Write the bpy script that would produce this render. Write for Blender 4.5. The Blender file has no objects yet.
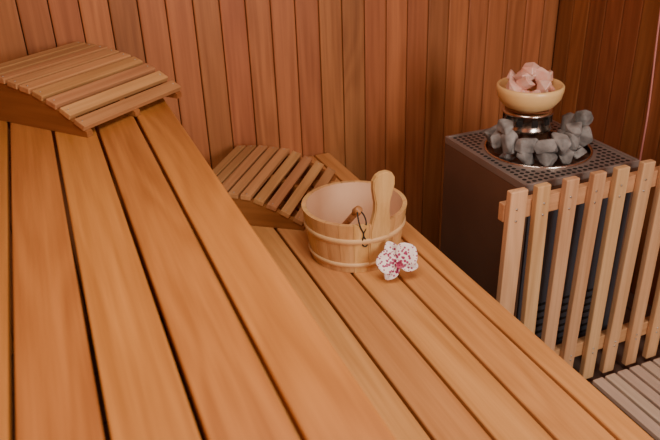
import bpy, bmesh, math, random
from mathutils import Vector, Matrix, Quaternion
random.seed(7)
scene = bpy.context.scene

# ---------------- materials ----------------
def new_mat(name):
    m = bpy.data.materials.new(name); m.use_nodes = True
    nt = m.node_tree; b = nt.nodes["Principled BSDF"]
    return m, nt, b

def wood(name, dark, light, axis='Y', rough=0.5, var=0.22, fine=38.0, hue=0.008, bump=0.08, spec=0.4, broad=5.0):
    m, nt, b = new_mat(name)
    N, L = nt.nodes.new, nt.links.new
    tc = N('ShaderNodeTexCoord'); geo = N('ShaderNodeNewGeometry')
    off = N('ShaderNodeVectorMath'); off.operation = 'SCALE'; off.inputs[0].default_value = (13.1, 7.7, 9.3)
    L(geo.outputs['Random Per Island'], off.inputs['Scale'])
    add = N('ShaderNodeVectorMath'); add.operation = 'ADD'
    L(tc.outputs['Object'], add.inputs[0]); L(off.outputs[0], add.inputs[1])
    def mapped(along, across):
        mp = N('ShaderNodeMapping')
        s = [across, across, across]; s['XYZ'.index(axis)] = along
        mp.inputs['Scale'].default_value = s
        L(add.outputs[0], mp.inputs['Vector']); return mp
    n1 = N('ShaderNodeTexNoise'); n1.inputs['Scale'].default_value = 1; n1.inputs['Detail'].default_value = 5; n1.inputs['Roughness'].default_value = 0.62
    L(mapped(1.4, fine*1.6).outputs[0], n1.inputs['Vector'])
    n2 = N('ShaderNodeTexNoise'); n2.inputs['Scale'].default_value = 1; n2.inputs['Detail'].default_value = 2; n2.inputs['Distortion'].default_value = 0.6
    L(mapped(0.5, broad).outputs[0], n2.inputs['Vector'])
    mul = N('ShaderNodeMath'); mul.operation = 'MULTIPLY'; mul.inputs[1].default_value = 60
    L(n2.outputs['Fac'], mul.inputs[0])
    sn = N('ShaderNodeMath'); sn.operation = 'SINE'; L(mul.outputs[0], sn.inputs[0])
    m0 = N('ShaderNodeMath'); m0.operation = 'MULTIPLY'; m0.inputs[1].default_value = 0.76; L(n1.outputs['Fac'], m0.inputs[0])
    m1 = N('ShaderNodeMath'); m1.operation = 'MULTIPLY_ADD'; m1.inputs[1].default_value = 0.065; L(sn.outputs[0], m1.inputs[0]); L(m0.outputs[0], m1.inputs[2])
    m2 = N('ShaderNodeMath'); m2.operation = 'MULTIPLY_ADD'; m2.inputs[1].default_value = 0.45; L(n2.outputs['Fac'], m2.inputs[0]); L(m1.outputs[0], m2.inputs[2])
    cr = N('ShaderNodeValToRGB')
    cr.color_ramp.elements[0].position = 0.32; cr.color_ramp.elements[0].color = (*dark, 1)
    cr.color_ramp.elements[1].position = 0.87; cr.color_ramp.elements[1].color = (*light, 1)
    L(m2.outputs[0], cr.inputs[0])
    hs = N('ShaderNodeHueSaturation')
    mv = N('ShaderNodeMapRange'); mv.inputs['To Min'].default_value = 1-var; mv.inputs['To Max'].default_value = 1+var*0.7
    L(geo.outputs['Random Per Island'], mv.inputs['Value']); L(mv.outputs[0], hs.inputs['Value'])
    wn = N('ShaderNodeTexWhiteNoise'); wn.noise_dimensions = '1D'; L(geo.outputs['Random Per Island'], wn.inputs['W'])
    mh = N('ShaderNodeMapRange'); mh.inputs['To Min'].default_value = 0.5-hue; mh.inputs['To Max'].default_value = 0.5+hue
    L(wn.outputs['Value'], mh.inputs['Value']); L(mh.outputs[0], hs.inputs['Hue'])
    L(cr.outputs[0], hs.inputs['Color']); L(hs.outputs[0], b.inputs['Base Color'])
    b.inputs['Roughness'].default_value = rough
    b.inputs['Specular IOR Level'].default_value = spec
    bp = N('ShaderNodeBump'); bp.inputs['Strength'].default_value = bump; bp.inputs['Distance'].default_value = 0.004
    L(n1.outputs['Fac'], bp.inputs['Height']); L(bp.outputs[0], b.inputs['Normal'])
    return m

def plain(name, col, rough=0.5, metal=0.0, noise=None, nscale=8, bump=0.0, **kw):
    m, nt, b = new_mat(name)
    b.inputs['Roughness'].default_value = rough; b.inputs['Metallic'].default_value = metal
    tc = nt.nodes.new('ShaderNodeTexCoord'); n = nt.nodes.new('ShaderNodeTexNoise')
    n.inputs['Scale'].default_value = nscale; n.inputs['Detail'].default_value = 6
    nt.links.new(tc.outputs['Object'], n.inputs['Vector'])
    cr = nt.nodes.new('ShaderNodeValToRGB'); c2 = noise or col
    cr.color_ramp.elements[0].position = 0.35; cr.color_ramp.elements[1].position = 0.68
    cr.color_ramp.elements[0].color = (*col, 1); cr.color_ramp.elements[1].color = (*c2, 1)
    nt.links.new(n.outputs['Fac'], cr.inputs[0]); nt.links.new(cr.outputs[0], b.inputs['Base Color'])
    if bump:
        bp = nt.nodes.new('ShaderNodeBump'); bp.inputs['Strength'].default_value = bump; bp.inputs['Distance'].default_value = 0.01
        nt.links.new(n.outputs['Fac'], bp.inputs['Height']); nt.links.new(bp.outputs[0], b.inputs['Normal'])
    return m

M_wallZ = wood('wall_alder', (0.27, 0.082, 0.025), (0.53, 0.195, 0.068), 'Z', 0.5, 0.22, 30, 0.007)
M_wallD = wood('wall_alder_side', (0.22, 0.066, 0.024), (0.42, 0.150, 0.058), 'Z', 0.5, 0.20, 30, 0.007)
M_ceil = wood('ceiling_wood', (0.30, 0.11, 0.05), (0.5, 0.22, 0.10), 'X', 0.55, 0.2)
M_bench = wood('bench_alder', (0.32, 0.110, 0.023), (0.58, 0.240, 0.060), 'Y', 0.38, 0.15, 30)
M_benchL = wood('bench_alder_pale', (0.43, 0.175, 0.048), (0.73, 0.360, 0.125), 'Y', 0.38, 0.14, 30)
M_rest = wood('backrest_wood', (0.37, 0.16, 0.06), (0.62, 0.32, 0.14), 'X', 0.5, 0.16, 34)
M_restS = wood('backrest_side', (0.23, 0.075, 0.022), (0.38, 0.14, 0.045), 'Y', 0.5, 0.1, 34)
M_bucket = wood('bucket_pine', (0.58, 0.30, 0.105), (0.86, 0.54, 0.24), 'Z', 0.38, 0.12, 45)
M_hoop = wood('bucket_hoop', (0.64, 0.36, 0.16), (0.84, 0.54, 0.28), 'X', 0.45, 0.05, 12)
M_inner = plain('bucket_inner', (0.76, 0.46, 0.28), 0.35, 0, (0.82, 0.54, 0.35), 6)
M_ladle = wood('ladle_wood', (0.28, 0.11, 0.04), (0.48, 0.21, 0.08), 'X', 0.4, 0.1)
M_guard = wood('guard_spruce', (0.52, 0.27, 0.12), (0.80, 0.50, 0.27), 'Z', 0.5, 0.16, 40)
M_guardH = wood('guard_spruce_rail', (0.46, 0.22, 0.095), (0.68, 0.38, 0.19), 'X', 0.5, 0.1, 40)
M_duck = wood('duckboard_grey', (0.48, 0.35, 0.26), (0.70, 0.55, 0.43), 'Y', 0.6, 0.1, 40)
M_dark = plain('shadow_batten', (0.05, 0.018, 0.008), 0.9)
M_frame = wood('bench_frame', (0.22, 0.08, 0.03), (0.38, 0.15, 0.06), 'X', 0.6, 0.1)
M_screw = plain('steel_screw', (0.5, 0.45, 0.4), 0.35, 1.0)
M_heatD = plain('heater_dark_steel', (0.165, 0.084, 0.052), 0.5, 0.2, (0.19, 0.098, 0.062), 5)
M_heatF = plain('heater_front_steel', (0.08, 0.085, 0.11), 0.4, 0.5, (0.10, 0.105, 0.13), 4)
M_heatT = plain('heater_top_steel', (0.32, 0.26, 0.235), 0.48, 0.6, (0.36, 0.295, 0.265), 9)
M_hole = plain('vent_holes', (0.010, 0.007, 0.006), 0.9)
M_chrome = plain('brushed_chrome', (0.66, 0.58, 0.52), 0.2, 1.0, (0.74, 0.67, 0.6), 14)
M_stone = plain('sauna_stone', (0.10, 0.092, 0.088), 0.75, 0, (0.33, 0.31, 0.30), 18, 0.6)
M_bowl = plain('cream_ceramic', (0.86, 0.53, 0.22), 0.3, 0, (0.90, 0.61, 0.28), 3)
M_salt = plain('pink_salt', (0.88, 0.44, 0.33), 0.3, 0, (0.96, 0.68, 0.58), 18, 0.3)
pb = M_salt.node_tree.nodes["Principled BSDF"]
pb.inputs['Subsurface Weight'].default_value = 0.3; pb.inputs['Subsurface Radius'].default_value = (0.03, 0.012, 0.008)
pb.inputs['Transmission Weight'].default_value = 0.15
M_cord = plain('black_leather', (0.015, 0.01, 0.008), 0.6)
M_cable = plain('pink_cable', (0.70, 0.27, 0.24), 0.5)
M_green = plain('orchid_stem', (0.35, 0.30, 0.08), 0.5)
M_lip = plain('orchid_lip', (0.45, 0.02, 0.12), 0.45, 0, (0.75, 0.25, 0.3), 60)

def petal_mat():
    m, nt, b = new_mat('orchid_petal'); N, L = nt.nodes.new, nt.links.new
    tc = N('ShaderNodeTexCoord'); v = N('ShaderNodeTexVoronoi'); v.inputs['Scale'].default_value = 108
    L(tc.outputs['Object'], v.inputs['Vector'])
    ln = N('ShaderNodeVectorMath'); ln.operation = 'LENGTH'; L(tc.outputs['Object'], ln.inputs[0])
    mr = N('ShaderNodeMapRange'); mr.inputs['From Min'].default_value = 0.010; mr.inputs['From Max'].default_value = 0.064
    mr.inputs['To Min'].default_value = 0.55; mr.inputs['To Max'].default_value = 0.28
    L(ln.outputs['Value'], mr.inputs['Value'])
    lt = N('ShaderNodeMath'); lt.operation = 'LESS_THAN'; L(v.outputs['Distance'], lt.inputs[0]); L(mr.outputs[0], lt.inputs[1])
    mx = N('ShaderNodeMix'); mx.data_type = 'RGBA'
    mx.inputs[6].default_value = (0.95, 0.83, 0.79, 1); mx.inputs[7].default_value = (0.38, 0.03, 0.12, 1)
    L(lt.outputs[0], mx.inputs[0]); L(mx.outputs[2], b.inputs['Base Color'])
    b.inputs['Roughness'].default_value = 0.5
    return m
M_petal = petal_mat()

def tile_mat():
    m, nt, b = new_mat('floor_tile'); N, L = nt.nodes.new, nt.links.new
    tc = N('ShaderNodeTexCoord'); br = N('ShaderNodeTexBrick'); br.inputs['Scale'].default_value = 3.3
    br.offset = 0; br.inputs['Brick Width'].default_value = 1; br.inputs['Row Height'].default_value = 1; br.inputs['Mortar Size'].default_value = 0.02
    br.inputs['Color1'].default_value = (0.14, 0.09, 0.07, 1); br.inputs['Color2'].default_value = (0.16, 0.10, 0.075, 1); br.inputs['Mortar'].default_value = (0.06, 0.045, 0.04, 1)
    L(tc.outputs['Object'], br.inputs['Vector']); L(br.outputs['Color'], b.inputs['Base Color']); b.inputs['Roughness'].default_value = 0.5
    return m
M_tile = tile_mat()

# ---------------- mesh helpers ----------------
def merge(bm, t):
    me = bpy.data.meshes.new('tmp'); t.to_mesh(me); t.free(); bm.from_mesh(me); bpy.data.meshes.remove(me)

def add_box(bm, c, size, mat=0, bevel=0.0, seg=2, rot=None):
    t = bmesh.new(); bmesh.ops.create_cube(t, size=1.0)
    for v in t.verts: v.co = Vector((v.co.x*size[0], v.co.y*size[1], v.co.z*size[2]))
    if bevel > 0: bmesh.ops.bevel(t, geom=t.edges[:], offset=bevel, segments=seg, affect='EDGES', profile=0.6)
    if rot is not None:
        for v in t.verts: v.co = rot @ v.co
    for v in t.verts: v.co += Vector(c)
    for f in t.faces: f.material_index = mat
    merge(bm, t)

def lathe(bm, prof, c=(0, 0, 0), n=48, mat=0, M=None, close=False):
    t = bmesh.new(); rings = []
    for r, z in prof:
        if r < 1e-5: rings.append([t.verts.new((0, 0, z))])
        else: rings.append([t.verts.new((r*math.cos(2*math.pi*i/n), r*math.sin(2*math.pi*i/n), z)) for i in range(n)])
    pairs = list(zip(rings[:-1], rings[1:]))
    if close: pairs.append((rings[-1], rings[0]))
    for a, b in pairs:
        for i in range(n):
            j = (i+1) % n
            if len(a) == 1 and len(b) == 1: continue
            if len(a) == 1: f = t.faces.new((a[0], b[i], b[j]))
            elif len(b) == 1: f = t.faces.new((a[i], b[0], a[j]))
            else: f = t.faces.new((a[i], b[i], b[j], a[j]))
            f.smooth = True; f.material_index = mat
    bmesh.ops.recalc_face_normals(t, faces=t.faces[:])
    for v in t.verts:
        if M is not None: v.co = M @ v.co
        v.co += Vector(c)
    merge(bm, t)

def rod(bm, p1, p2, r1, r2, mat=0, n=16):
    p1, p2 = Vector(p1), Vector(p2); d = p2-p1
    q = d.to_track_quat('Z', 'Y').to_matrix(); l = d.length
    e = min(r1, r2)*0.4
    lathe(bm, [(0, 0), (r1-e, 0), (r1, e), (r2, l-e), (r2-e, l), (0, l)], p1, n, mat, q)

def rock(bm, c, size, mat=0, n=16, squash=0.75, bev=0.0, zmin=None):
    t = bmesh.new()
    rot = Quaternion([random.uniform(-1, 1) for _ in range(4)]).normalized().to_matrix()
    for i in range(n):
        v = Vector([random.gauss(0, 1) for _ in range(3)]).normalized()*random.uniform(0.82, 1.0)
        v = Vector((v.x*1.1, v.y*0.85, v.z*squash))
        t.verts.new(rot @ v*size)
    bmesh.ops.convex_hull(t, input=t.verts[:])
    bmesh.ops.delete(t, geom=[v for v in t.verts if not v.link_faces], context='VERTS')
    if bev: bmesh.ops.bevel(t, geom=t.edges[:], offset=bev, segments=1, affect='EDGES')
    bmesh.ops.recalc_face_normals(t, faces=t.faces[:])
    for v in t.verts:
        v.co += Vector(c)
        if zmin is not None and v.co.z < zmin: v.co.z = zmin+random.uniform(0, 0.001)
    for f in t.faces: f.material_index = mat
    merge(bm, t)

def obj(name, bm, mats, loc=(0, 0, 0), rotz=0.0):
    me = bpy.data.meshes.new(name); bm.to_mesh(me); bm.free()
    for m in mats: me.materials.append(m)
    o = bpy.data.objects.new(name, me); scene.collection.objects.link(o)
    o.location = loc; o.rotation_euler[2] = rotz
    return o

# ---------------- room (metres; floor z=0) ----------------
XL, XR, YB, YF, ZC = -0.56, 2.22, 2.70, -1.60, 2.60
P = 0.100
def panel_wall(name, mat, kind, a, b, at, sign):
    bm = bmesh.new(); n = int((b-a)/P)+1
    for i in range(n):
        c = a+P*(i+0.5)
        w = P-0.003
        if c+w/2 > b: w2 = b-(c-w/2); c = c-w/2+w2/2; w = w2
        if w < 0.012: continue
        if kind == 'X': add_box(bm, (c, at+sign*0.009, ZC/2), (w, 0.018, ZC), 0, 0.0050, 2)
        else: add_box(bm, (at+sign*0.009, c, ZC/2), (0.018, w, ZC), 0, 0.0050, 2)
    if kind == 'X': add_box(bm, ((a+b)/2, at+sign*0.030, ZC/2), (b-a+0.085, 0.03, ZC), 1)
    else: add_box(bm, (at+sign*0.030, (a+b)/2, ZC/2), (0.03, b-a+0.03, ZC), 1)
    return obj(name, bm, [mat, M_dark])
panel_wall('wall_back', M_wallZ, 'X', XL, XR, YB, 1)
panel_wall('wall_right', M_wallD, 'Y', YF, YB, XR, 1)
panel_wall('wall_left', M_wallZ, 'Y', YF, YB, XL, -1)
panel_wall('wall_front', M_wallZ, 'X', XL, XR, YF, -1)
bm = bmesh.new()
y = YF
while y < YB:
    add_box(bm, ((XL+XR)/2, y+0.06, ZC+0.01), (XR-XL, 0.117, 0.02), 0, 0.004); y += 0.12
obj('ceiling', bm, [M_ceil])
bm = bmesh.new(); add_box(bm, ((XL+XR)/2, (YF+YB)/2, -0.025), (XR-XL+0.1, YB-YF+0.1, 0.05)); obj('floor', bm, [M_tile])

# ---------------- benches ----------------
def bench(name, edges, ztop, y0, y1, mat, legs_x):
    bm = bmesh.new(); th = 0.030
    for a, b in edges:
        add_box(bm, ((a+b)/2, (y0+y1)/2, ztop-th/2), (b-a, y1-y0, th), 0, 0.006, 3)
    x0, x1 = edges[0][0]+0.01, edges[-1][1]-0.02
    for yy in (y0+0.12, (y0+y1)/2, y1-0.35):
        add_box(bm, ((x0+x1)/2, yy, ztop-th-0.035), (x1-x0, 0.045, 0.07), 1, 0.003)
        for lx in legs_x:
            add_box(bm, (lx, yy+0.047, (ztop-th)/2), (0.05, 0.045, ztop-th), 1, 0.003)
    add_box(bm, (x1-0.02, (y0+y1)/2, ztop-th-0.05), (0.022, y1-y0-0.02, 0.09), 1, 0.003)
    return obj(name, bm, [mat, M_frame])
g = 0.0042
up = [-0.518, -0.395, -0.2725, -0.150, -0.0275, 0.095, 0.2175, 0.338]
bench('sauna_bench', [(up[i]+g, up[i+1]-g) for i in range(len(up)-1)], 1.09, -1.50, YB-0.012, M_bench, (-0.48, 0.25))
lo = [0.2525, 0.375, 0.4975, 0.620, 0.742, 0.864, 0.987, 1.062]
bench('sauna_bench.001', [(lo[i]+g, lo[i+1]-g) for i in range(len(lo)-1)], 0.64, -1.50, YB-0.012, M_benchL, (0.32, 0.98))

# ---------------- backrests ----------------
def backrest(name, o, ang, L, D, prof, nsl, z):
    bm = bmesh.new()
    def h(y):
        for (a, ha), (b, hb) in zip(prof[:-1], prof[1:]):
            if y <= b: return ha+(hb-ha)*(y-a)/(b-a), math.atan2(hb-ha, b-a)
        return prof[-1][1], 0
    for x in (0.015, L/2, L-0.015):
        t = bmesh.new(); K = 20; tops = []; bots = []
        for i in range(K+1):
            yy = 0.004+(D-0.008)*i/K
            tops.append((yy, h(yy)[0]-0.016)); bots.append((yy, 0.0))
        vs = [[t.verts.new((x+s*0.011, a, b)) for a, b in tops] for s in (-1, 1)]
        vb = [[t.verts.new((x+s*0.011, a, b)) for a, b in bots] for s in (-1, 1)]
        for i in range(K):
            t.faces.new((vb[0][i], vb[0][i+1], vs[0][i+1], vs[0][i])); t.faces.new((vb[1][i+1], vb[1][i], vs[1][i], vs[1][i+1]))
            t.faces.new((vs[0][i], vs[0][i+1], vs[1][i+1], vs[1][i])); t.faces.new((vb[0][i+1], vb[0][i], vb[1][i], vb[1][i+1]))
        t.faces.new((vb[0][0], vs[0][0], vs[1][0], vb[1][0])); t.faces.new((vs[0][K], vb[0][K], vb[1][K], vs[1][K]))
        bmesh.ops.recalc_face_normals(t, faces=t.faces[:])
        for f in t.faces: f.material_index = 1
        merge(bm, t)
    w = D/nsl
    for i in range(nsl):
        yy = w*(i+0.5); hh, a = h(yy)
        add_box(bm, (L/2, yy, hh-0.008+0.001), (L, w-0.010, 0.018), 0, 0.003, 2, Matrix.Rotation(a, 3, 'X'))
        for x in (0.015, L-0.015):
            lathe(bm, [(0.0035, 0), (0.0035, 0.0015), (0, 0.0018)], (x, yy, hh+0.0015), 8, 2)
    return obj(name, bm, [M_rest, M_restS, M_screw], (o[0], o[1], z), ang)
prof = [(0, 0.030), (0.10, 0.082), (0.20, 0.118), (0.33, 0.140), (0.47, 0.146)]
backrest('sauna_backrest', (0.062, 2.050), math.atan2(0.627, 0.779), 0.43, 0.46, prof, 9, 1.0905)
prof2 = [(0, 0.030), (0.10, 0.080), (0.20, 0.115), (0.32, 0.122), (0.43, 0.112)]
backrest('sauna_backrest.001', (0.705, 2.045), math.atan2(0.8, 0.6), 0.455, 0.42, prof2, 9, 0.6405)

# ---------------- bucket ----------------
BC = Vector((0.808, 1.852, 0.6405)); RB, RT, HB = 0.143, 0.167, 0.174
bm = bmesh.new(); NS = 22; th = 0.014
def stave(a0, a1, z1, mat=0):
    t = bmesh.new(); K = 3; rows = []
    for z, R in ((0, RB), (z1, RB+(RT-RB)*z1/HB)):
        for rr in (R, R-th):
            rows.append([t.verts.new((rr*math.cos(a0+(a1-a0)*k/K), rr*math.sin(a0+(a1-a0)*k/K), z)) for k in range(K+1)])
    o0, i0, o1, i1 = rows
    for k in range(K):
        for q, mi in (((o0[k], o0[k+1], o1[k+1], o1[k]), mat), ((i0[k+1], i0[k], i1[k], i1[k+1]), 2), ((o1[k], o1[k+1], i1[k+1], i1[k]), mat), ((o0[k+1], o0[k], i0[k], i0[k+1]), mat)):
            f = t.faces.new(q); f.material_index = mi
    for q in ((o0[0], o1[0], i1[0], i0[0]), (o1[K], o0[K], i0[K], i1[K])):
        t.faces.new(q).material_index = mat
    bmesh.ops.recalc_face_normals(t, faces=t.faces[:])
    merge(bm, t)
for i in range(NS):
    a0 = 2*math.pi*i/NS+0.003; a1 = 2*math.pi*(i+1)/NS-0.003
    stave(a0, a1, HB)
Rz = lambda z: RB+(RT-RB)*z/HB
lathe(bm, [(Rz(HB-0.002)-th-0.0005, HB-0.002), (RB-th-0.0005, 0.012)], (0, 0, 0), 64, 2)
for z0, z1 in ((0.018, 0.036), (0.104, 0.126)):
    lathe(bm, [(Rz(z0)-0.002, z0), (Rz(z0)+0.003, z0+0.002), (Rz(z1)+0.004, (z0+z1)/2), (Rz(z1)+0.003, z1-0.002), (Rz(z1)-0.002, z1)], (0, 0, 0), 64, 1, None, True)
lathe(bm, [(0, 0.012), (RB-th+0.004, 0.012), (RB-th+0.004, 0.022), (0, 0.022)], (0, 0, 0), 48, 2)
ha = math.radians(-85); hd = Vector((math.cos(ha), math.sin(ha), 0)); ht = Vector((-hd.y, hd.x, 0))
outl = [(-0.034, 0.02), (-0.034, 0.15), (-0.031, 0.18), (-0.025, 0.215), (-0.025, 0.245), (-0.031, 0.272), (-0.036, 0.298), (-0.035, 0.322), (-0.025, 0.338), (-0.010, 0.345)]
outl = outl+[(-x, z) for x, z in reversed(outl)]
t = bmesh.new(); fr, bk = [], []
for x, z in outl:
    for lst, dr in ((fr, 0.0035), (bk, -0.0165)):
        lst.append(t.verts.new(hd*(RB+(RT-RB)*min(z, 0.30)/HB*1.0+dr-abs(x)*abs(x)*2)+ht*x+Vector((0, 0, z))))
t.faces.new(fr); t.faces.new(list(reversed(bk)))
for i in range(len(fr)):
    j = (i+1) % len(fr); t.faces.new((fr[i], bk[i], bk[j], fr[j]))
bmesh.ops.recalc_face_normals(t, faces=t.faces[:])
bmesh.ops.bevel(t, geom=[e for e in t.edges if any(len(f.verts) > 6 for f in e.link_faces)], offset=0.003, segments=2, affect='EDGES')
merge(bm, t)
obj('wooden_sauna_bucket', bm, [M_bucket, M_hoop, M_inner], BC)

# ladle resting in the bucket, handle over the front rim
bm = bmesh.new()
lb = Vector((0.730, 1.895, 0.668))
lathe(bm, [(0, 0), (0.022, 0.003), (0.038, 0.016), (0.044, 0.04), (0.040, 0.04), (0.034, 0.018), (0.02, 0.008), (0, 0.006)], lb, 32)
kn = Vector((0.762, 1.724, 0.850))
st = lb+Vector((0.005, -0.040, 0.035)); rod(bm, st, kn, 0.009, 0.010)
dirn = (kn-st).normalized()
rod(bm, kn-dirn*0.012, kn+dirn*0.016, 0.0145, 0.013)
lad = obj('sauna_ladle', bm, [M_ladle])
pts = [(0, 0, 0.012), (0.012, -0.026, -0.010), (0.013, -0.032, -0.045), (0.006, -0.030, -0.065), (0.016, -0.026, -0.110), (0.004, -0.026, -0.102), (0.006, -0.030, -0.065), (-0.004, -0.032, -0.04), (-0.010, -0.028, -0.01), (0, 0, 0.012)]
cu = bpy.data.curves.new('cord', 'CURVE'); cu.dimensions = '3D'; cu.bevel_depth = 0.0023; cu.bevel_resolution = 3
s = cu.splines.new('BEZIER'); s.bezier_points.add(len(pts)-1)
for bp_, p in zip(s.bezier_points, pts):
    bp_.co = kn+Vector(p); bp_.handle_left_type = bp_.handle_right_type = 'AUTO'
cu.materials.append(M_cord)
co = bpy.data.objects.new('leather_cord', cu); scene.collection.objects.link(co); co.parent = lad

# ---------------- orchid ----------------
bm = bmesh.new()
def petal(ang, L, W, cup, lift, base=0.004, mat=0, tip=0.35):
    t = bmesh.new(); NU, NV = 10, 8; G = []
    R = Matrix.Rotation(ang, 3, 'Z')
    for i in range(NU+1):
        u = i/NU; w = W*(math.sin(math.pi*(u*0.86+0.07))**0.75); row = []
        for j in range(NV+1):
            v = j/NV*2-1
            row.append(t.verts.new(R @ Vector((w*v, base+L*(u-(v*v)*tip*0.12*u), lift*math.sin(u*1.6)+cup*(v*v)*W*math.sin(math.pi*u)+0.0016*math.sin(v*7+u*5)))))
        G.append(row)
    for i in range(NU):
        for j in range(NV):
            f = t.faces.new((G[i][j], G[i][j+1], G[i+1][j+1], G[i+1][j])); f.smooth = True; f.material_index = mat
    merge(bm, t)
d2 = math.radians
petal(d2(8), 0.064, 0.023, 0.3, -0.004)
petal(d2(128), 0.060, 0.022, 0.3, -0.006)
petal(d2(-122), 0.060, 0.022, 0.3, -0.006)
petal(d2(72), 0.062, 0.036, 0.25, 0.010)
petal(d2(-66), 0.064, 0.037, 0.25, 0.010)
petal(d2(180), 0.022, 0.010, 1.2, 0.018, 0.0, 1)
petal(d2(150), 0.013, 0.006, 1.2, 0.014, 0.0, 1)
petal(d2(210), 0.013, 0.006, 1.2, 0.014, 0.0, 1)
rod(bm, (0, 0, -0.002), (0, 0.002, 0.013), 0.004, 0.005, 0)
rod(bm, (0, 0, -0.003), (0.0, -0.02, -0.028), 0.002, 0.0018, 2, 8)
fl = obj('orchid_flower', bm, [M_petal, M_lip, M_green])
fl.location = (0.850, 1.630, 0.703)
nrm = Vector((-0.30, -0.80, 0.52)).normalized()
fl.rotation_mode = 'QUATERNION'
fl.rotation_quaternion = nrm.to_track_quat('Z', 'Y') @ Quaternion((0, 0, 1), math.radians(16))
so = fl.modifiers.new('th', 'SOLIDIFY'); so.thickness = 0.0012

# ---------------- heater ----------------
hx0, hx1, hy0, hy1, hz = 1.325, 1.79, 1.675, 2.17, 0.84
hc = ((hx0+hx1)/2, (hy0+hy1)/2); zt = hz-0.022
bm = bmesh.new()
add_box(bm, (hc[0], hc[1], (zt+0.06)/2), (hx1-hx0, hy1-hy0, zt-0.06), 0, 0.003)
add_box(bm, (hc[0], hy0-0.004, 0.42), (hx1-hx0-0.04, 0.008, 0.62), 1, 0.002)
for i in range(7): add_box(bm, (hc[0], hy0-0.0095, 0.18+0.03*i), (hx1-hx0-0.12, 0.004, 0.008), 3)
for sx in (hx0+0.04, hx1-0.04):
    for sy in (hy0+0.04, hy1-0.04): add_box(bm, (sx, sy, 0.0305), (0.035, 0.035, 0.06), 0, 0.003)
t = bmesh.new(); n = 64; RO = 0.184
R4 = [[], [], [], []]
for i in range(n):
    a = 2*math.pi*i/n+math.pi/n; c, s = math.cos(a), math.sin(a)
    k = min((hx1-hx0)/2/abs(c) if abs(c) > 1e-6 else 9, (hy1-hy0)/2/abs(s) if abs(s) > 1e-6 else 9)
    for r_, (kk, z_) in zip(R4, ((k, hz-0.004), (RO, hz-0.004), (RO, zt), (k, zt))):
        r_.append(t.verts.new((hc[0]+c*kk, hc[1]+s*kk, z_)))
for i in range(n):
    j = (i+1) % n
    for q in range(4):
        A, B = R4[q], R4[(q+1) % 4]
        f = t.faces.new((A[i], A[j], B[j], B[i])); f.material_index = 2 if q == 0 else 0
bmesh.ops.recalc_face_normals(t, faces=t.faces[:]); merge(bm, t)
for c, s in (((hc[0], hy0+0.004, hz-0.012), (hx1-hx0, 0.010, 0.026)), ((hc[0], hy1-0.004, hz-0.012), (hx1-hx0, 0.010, 0.026)),
             ((hx0+0.004, hc[1], hz-0.012), (0.010, hy1-hy0-0.017, 0.026)), ((hx1-0.004, hc[1], hz-0.012), (0.010, hy1-hy0-0.017, 0.026))):
    add_box(bm, c, s, 2, 0.002)
lathe(bm, [(RO+0.004, hz-0.006), (RO+0.004, hz+0.003), (RO, hz+0.005), (RO-0.004, hz+0.003), (RO-0.004, hz-0.006)], (hc[0], hc[1], 0), 64, 4, None, True)
sp = 0.0225
for i in range(-14, 15):
    for j in range(-14, 15):
        x = i*sp; y_ = j*sp
        if abs(x) > (hx1-hx0)/2-0.018 or abs(y_) > (hy1-hy0)/2-0.018 or math.hypot(x, y_) < RO+0.014: continue
        lathe(bm, [(0.0078, hz-0.0037), (0, hz-0.0034)], (hc[0]+x, hc[1]+y_, 0), 10, 3)
obj('sauna_heater', bm, [M_heatD, M_heatF, M_heatT, M_hole, M_chrome])

# chrome stand with bowl
SC = Vector((1.560, 2.000, 0))
bm = bmesh.new()
zb = zt+0.0005
lathe(bm, [(0, zb), (0.084, zb), (0.084, hz+0.05), (0.088, hz+0.055), (0.088, hz+0.065), (0.084, hz+0.07), (0.084, hz+0.110), (0.090, hz+0.113), (0.090, hz+0.123), (0.080, hz+0.123), (0.078, hz+0.105), (0, hz+0.105)], SC, 48, 0)
for i in range(10):
    a = 2*math.pi*i/10
    add_box(bm, SC+Vector((0.0845*math.cos(a), 0.0845*math.sin(a), hz+0.091)), (0.004, 0.022, 0.022), 1, 0.001, 1, Matrix.Rotation(a, 3, 'Z'))
obj('chrome_bowl_stand', bm, [M_chrome, M_hole])
bm = bmesh.new(); bz = hz+0.1235
lathe(bm, [(0, 0), (0.052, 0), (0.060, 0.004), (0.090, 0.018), (0.110, 0.044), (0.117, 0.072), (0.117, 0.086), (0.112, 0.091), (0.106, 0.086), (0.103, 0.072), (0.093, 0.046), (0.072, 0.028), (0, 0.020)], (0, 0, 0), 64, 0)
bowl = obj('ceramic_bowl', bm, [M_bowl], SC+Vector((0, 0, bz)))
random.seed(23)
bm = bmesh.new()
for k in range(10):
    a = 2.4*k+0.5; r = 0.0255*math.sqrt(k)
    rock(bm, (r*math.cos(a), r*math.sin(a), 0.092+0.040*max(0, 1-r/0.078)+random.uniform(-0.003, 0.005)), random.uniform(0.036, 0.044), 0, 11, 0.75, 0.001)
for k in range(10):
    a = 2*math.pi*k/10; rock(bm, (0.06*math.cos(a), 0.06*math.sin(a), 0.070), 0.03, 0, 12, 0.8)
salt = obj('salt_crystals', bm, [M_salt]); salt.parent = bowl

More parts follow.
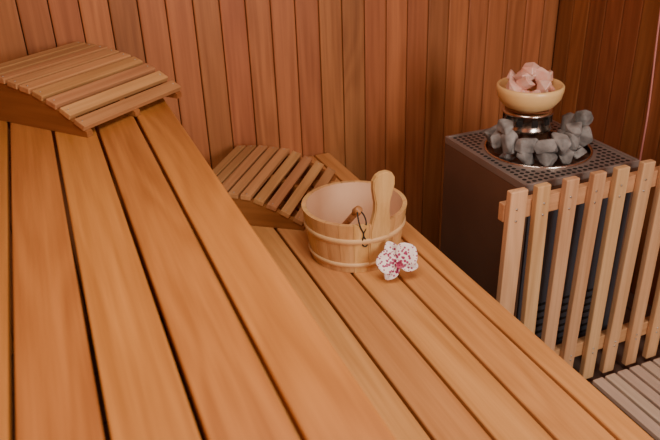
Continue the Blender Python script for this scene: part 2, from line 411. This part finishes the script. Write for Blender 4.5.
# stones (heaped on the heater's stone tray)
random.seed(5)
bm = bmesh.new(); zs = zt+0.001
def place(cx, cy, z, s):
    if math.hypot(cx-SC.x, cy-SC.y) < 0.086+s*0.80: return
    d = math.hypot(cx-hc[0], cy-hc[1]); lim = RO-0.010-s*0.9
    if z < 0.03 and d > lim: cx = hc[0]+(cx-hc[0])*lim/d; cy = hc[1]+(cy-hc[1])*lim/d
    rock(bm, (cx, cy, hz+z), s, 0, 14, 0.74, 0.0025, zs if z < 0.03 else hz+0.008)
for k in range(12):
    a = 2*math.pi*k/12+0.1; place(hc[0]+0.135*math.cos(a), hc[1]+0.135*math.sin(a), 0.014, random.uniform(0.040, 0.048))
for k in range(4):
    a = math.pi+math.pi*(k+0.5)/4; place(hc[0]+0.06*math.cos(a), hc[1]-0.05+0.05*math.sin(a), 0.016, 0.045)
for a, r, s, z in ((150, 0.165, 0.044, 0.050), (170, 0.150, 0.050, 0.056), (192, 0.142, 0.056, 0.054), (218, 0.132, 0.052, 0.052), (244, 0.124, 0.050, 0.050), (270, 0.118, 0.056, 0.050), (298, 0.120, 0.054, 0.054), (324, 0.135, 0.058, 0.054), (350, 0.150, 0.056, 0.054), (14, 0.160, 0.050, 0.050), (312, 0.118, 0.054, 0.090), (343, 0.150, 0.054, 0.096), (182, 0.148, 0.044, 0.096)):
    a = math.radians(a); place(hc[0]+r*math.cos(a), hc[1]+r*math.sin(a), z, s)
obj('sauna_stones', bm, [M_stone])

# ---------------- heater guard ----------------
bm = bmesh.new(); gy = 1.60
x = 1.225; k = 0
while x < XR-0.03:
    w = 0.062 if k == 0 else 0.050
    lean = math.radians((0.8, -0.6, 0.5, 1.2, 0.3, 1.0, 0, 0, 0, 0, 0)[k])
    add_box(bm, (x, gy-0.012, 0.455), (w, 0.024, 0.85), 0, 0.004, 2, Matrix.Rotation(lean, 3, 'Y'))
    x += 0.1; k += 1
for z in (0.80, 0.16):
    add_box(bm, ((1.195+XR)/2-0.002, gy+0.015, z), (XR-1.195-0.006, 0.028, 0.060), 1, 0.003)
for z in (0.78, 0.82, 0.15, 0.17):
    for i in range(9):
        lathe(bm, [(0.004, 0), (0.0035, 0.0015), (0, 0.002)], (1.225+0.1*i, gy-0.0245, z), 8, 2, Matrix.Rotation(math.pi/2, 3, 'X'))
obj('heater_guard_rail', bm, [M_guard, M_guardH, M_screw])

# duckboard on the floor
bm = bmesh.new(); x = 1.62
while x < XR-0.04:
    add_box(bm, (x+0.0225, 0.55, 0.036), (0.045, 2.0, 0.020), 0, 0.004); x += 0.057
for yy in (-0.3, 0.3, 0.9, 1.45): add_box(bm, ((1.62+XR-0.03)/2, yy, 0.0135), (XR-1.66, 0.05, 0.025), 0, 0.003)
obj('floor_duckboard', bm, [M_duck])

# sensor cable on right wall
cu = bpy.data.curves.new('cable', 'CURVE'); cu.dimensions = '3D'; cu.bevel_depth = 0.0035; cu.bevel_resolution = 3
pts = [(2.214, 2.12, 2.3), (2.214, 2.115, 1.6), (2.214, 2.10, 1.2), (2.214, 2.075, 0.85), (2.212, 2.06, 0.5), (2.2, 2.0, 0.25)]
s = cu.splines.new('BEZIER'); s.bezier_points.add(len(pts)-1)
for b_, p in zip(s.bezier_points, pts): b_.co = p; b_.handle_left_type = b_.handle_right_type = 'AUTO'
cu.materials.append(M_cable); o = bpy.data.objects.new('sensor_cable', cu); scene.collection.objects.link(o)

# ---------------- lights ----------------
def area(name, loc, target, size, energy, col):
    l = bpy.data.lights.new(name, 'AREA'); l.shape = 'RECTANGLE'; l.size, l.size_y = size; l.energy = energy; l.color = col
    o = bpy.data.objects.new(name, l); scene.collection.objects.link(o); o.location = loc
    o.rotation_euler = (Vector(target)-Vector(loc)).to_track_quat('-Z', 'Y').to_euler(); return o
area('door_light', (1.5, -1.45, 1.80), (0.6, 2.0, 0.7), (1.1, 1.4), 78, (1.0, 0.93, 0.83))
area('ceiling_fill', (0.45, 0.95, 2.52), (0.45, 1.0, 0), (0.9, 0.9), 28, (1.0, 0.89, 0.76))  # soft overhead fill added to brighten the room, not a real fixture
w = bpy.data.worlds.new('world'); scene.world = w; w.use_nodes = True
w.node_tree.nodes['Background'].inputs[0].default_value = (1, 0.85, 0.75, 1); w.node_tree.nodes['Background'].inputs[1].default_value = 0.2

# ---------------- camera ----------------
cam = bpy.data.cameras.new('camera'); co = bpy.data.objects.new('camera', cam); scene.collection.objects.link(co)
yw = Vector((-324, 352, -708)).normalized(); zw = Vector((-50, 1380, 708)); zw = (zw-yw*zw.dot(yw)).normalized(); xw = yw.cross(zw)
R = Matrix((xw, yw, zw))
co.matrix_world = Matrix.Translation((0, 0, 1.79)) @ R.to_4x4()
cam.sensor_width = 36; cam.lens = 36*708/660; cam.clip_start = 0.02
cam.dof.use_dof = True; cam.dof.focus_distance = 2.2; cam.dof.aperture_fstop = 4.0
scene.camera = co
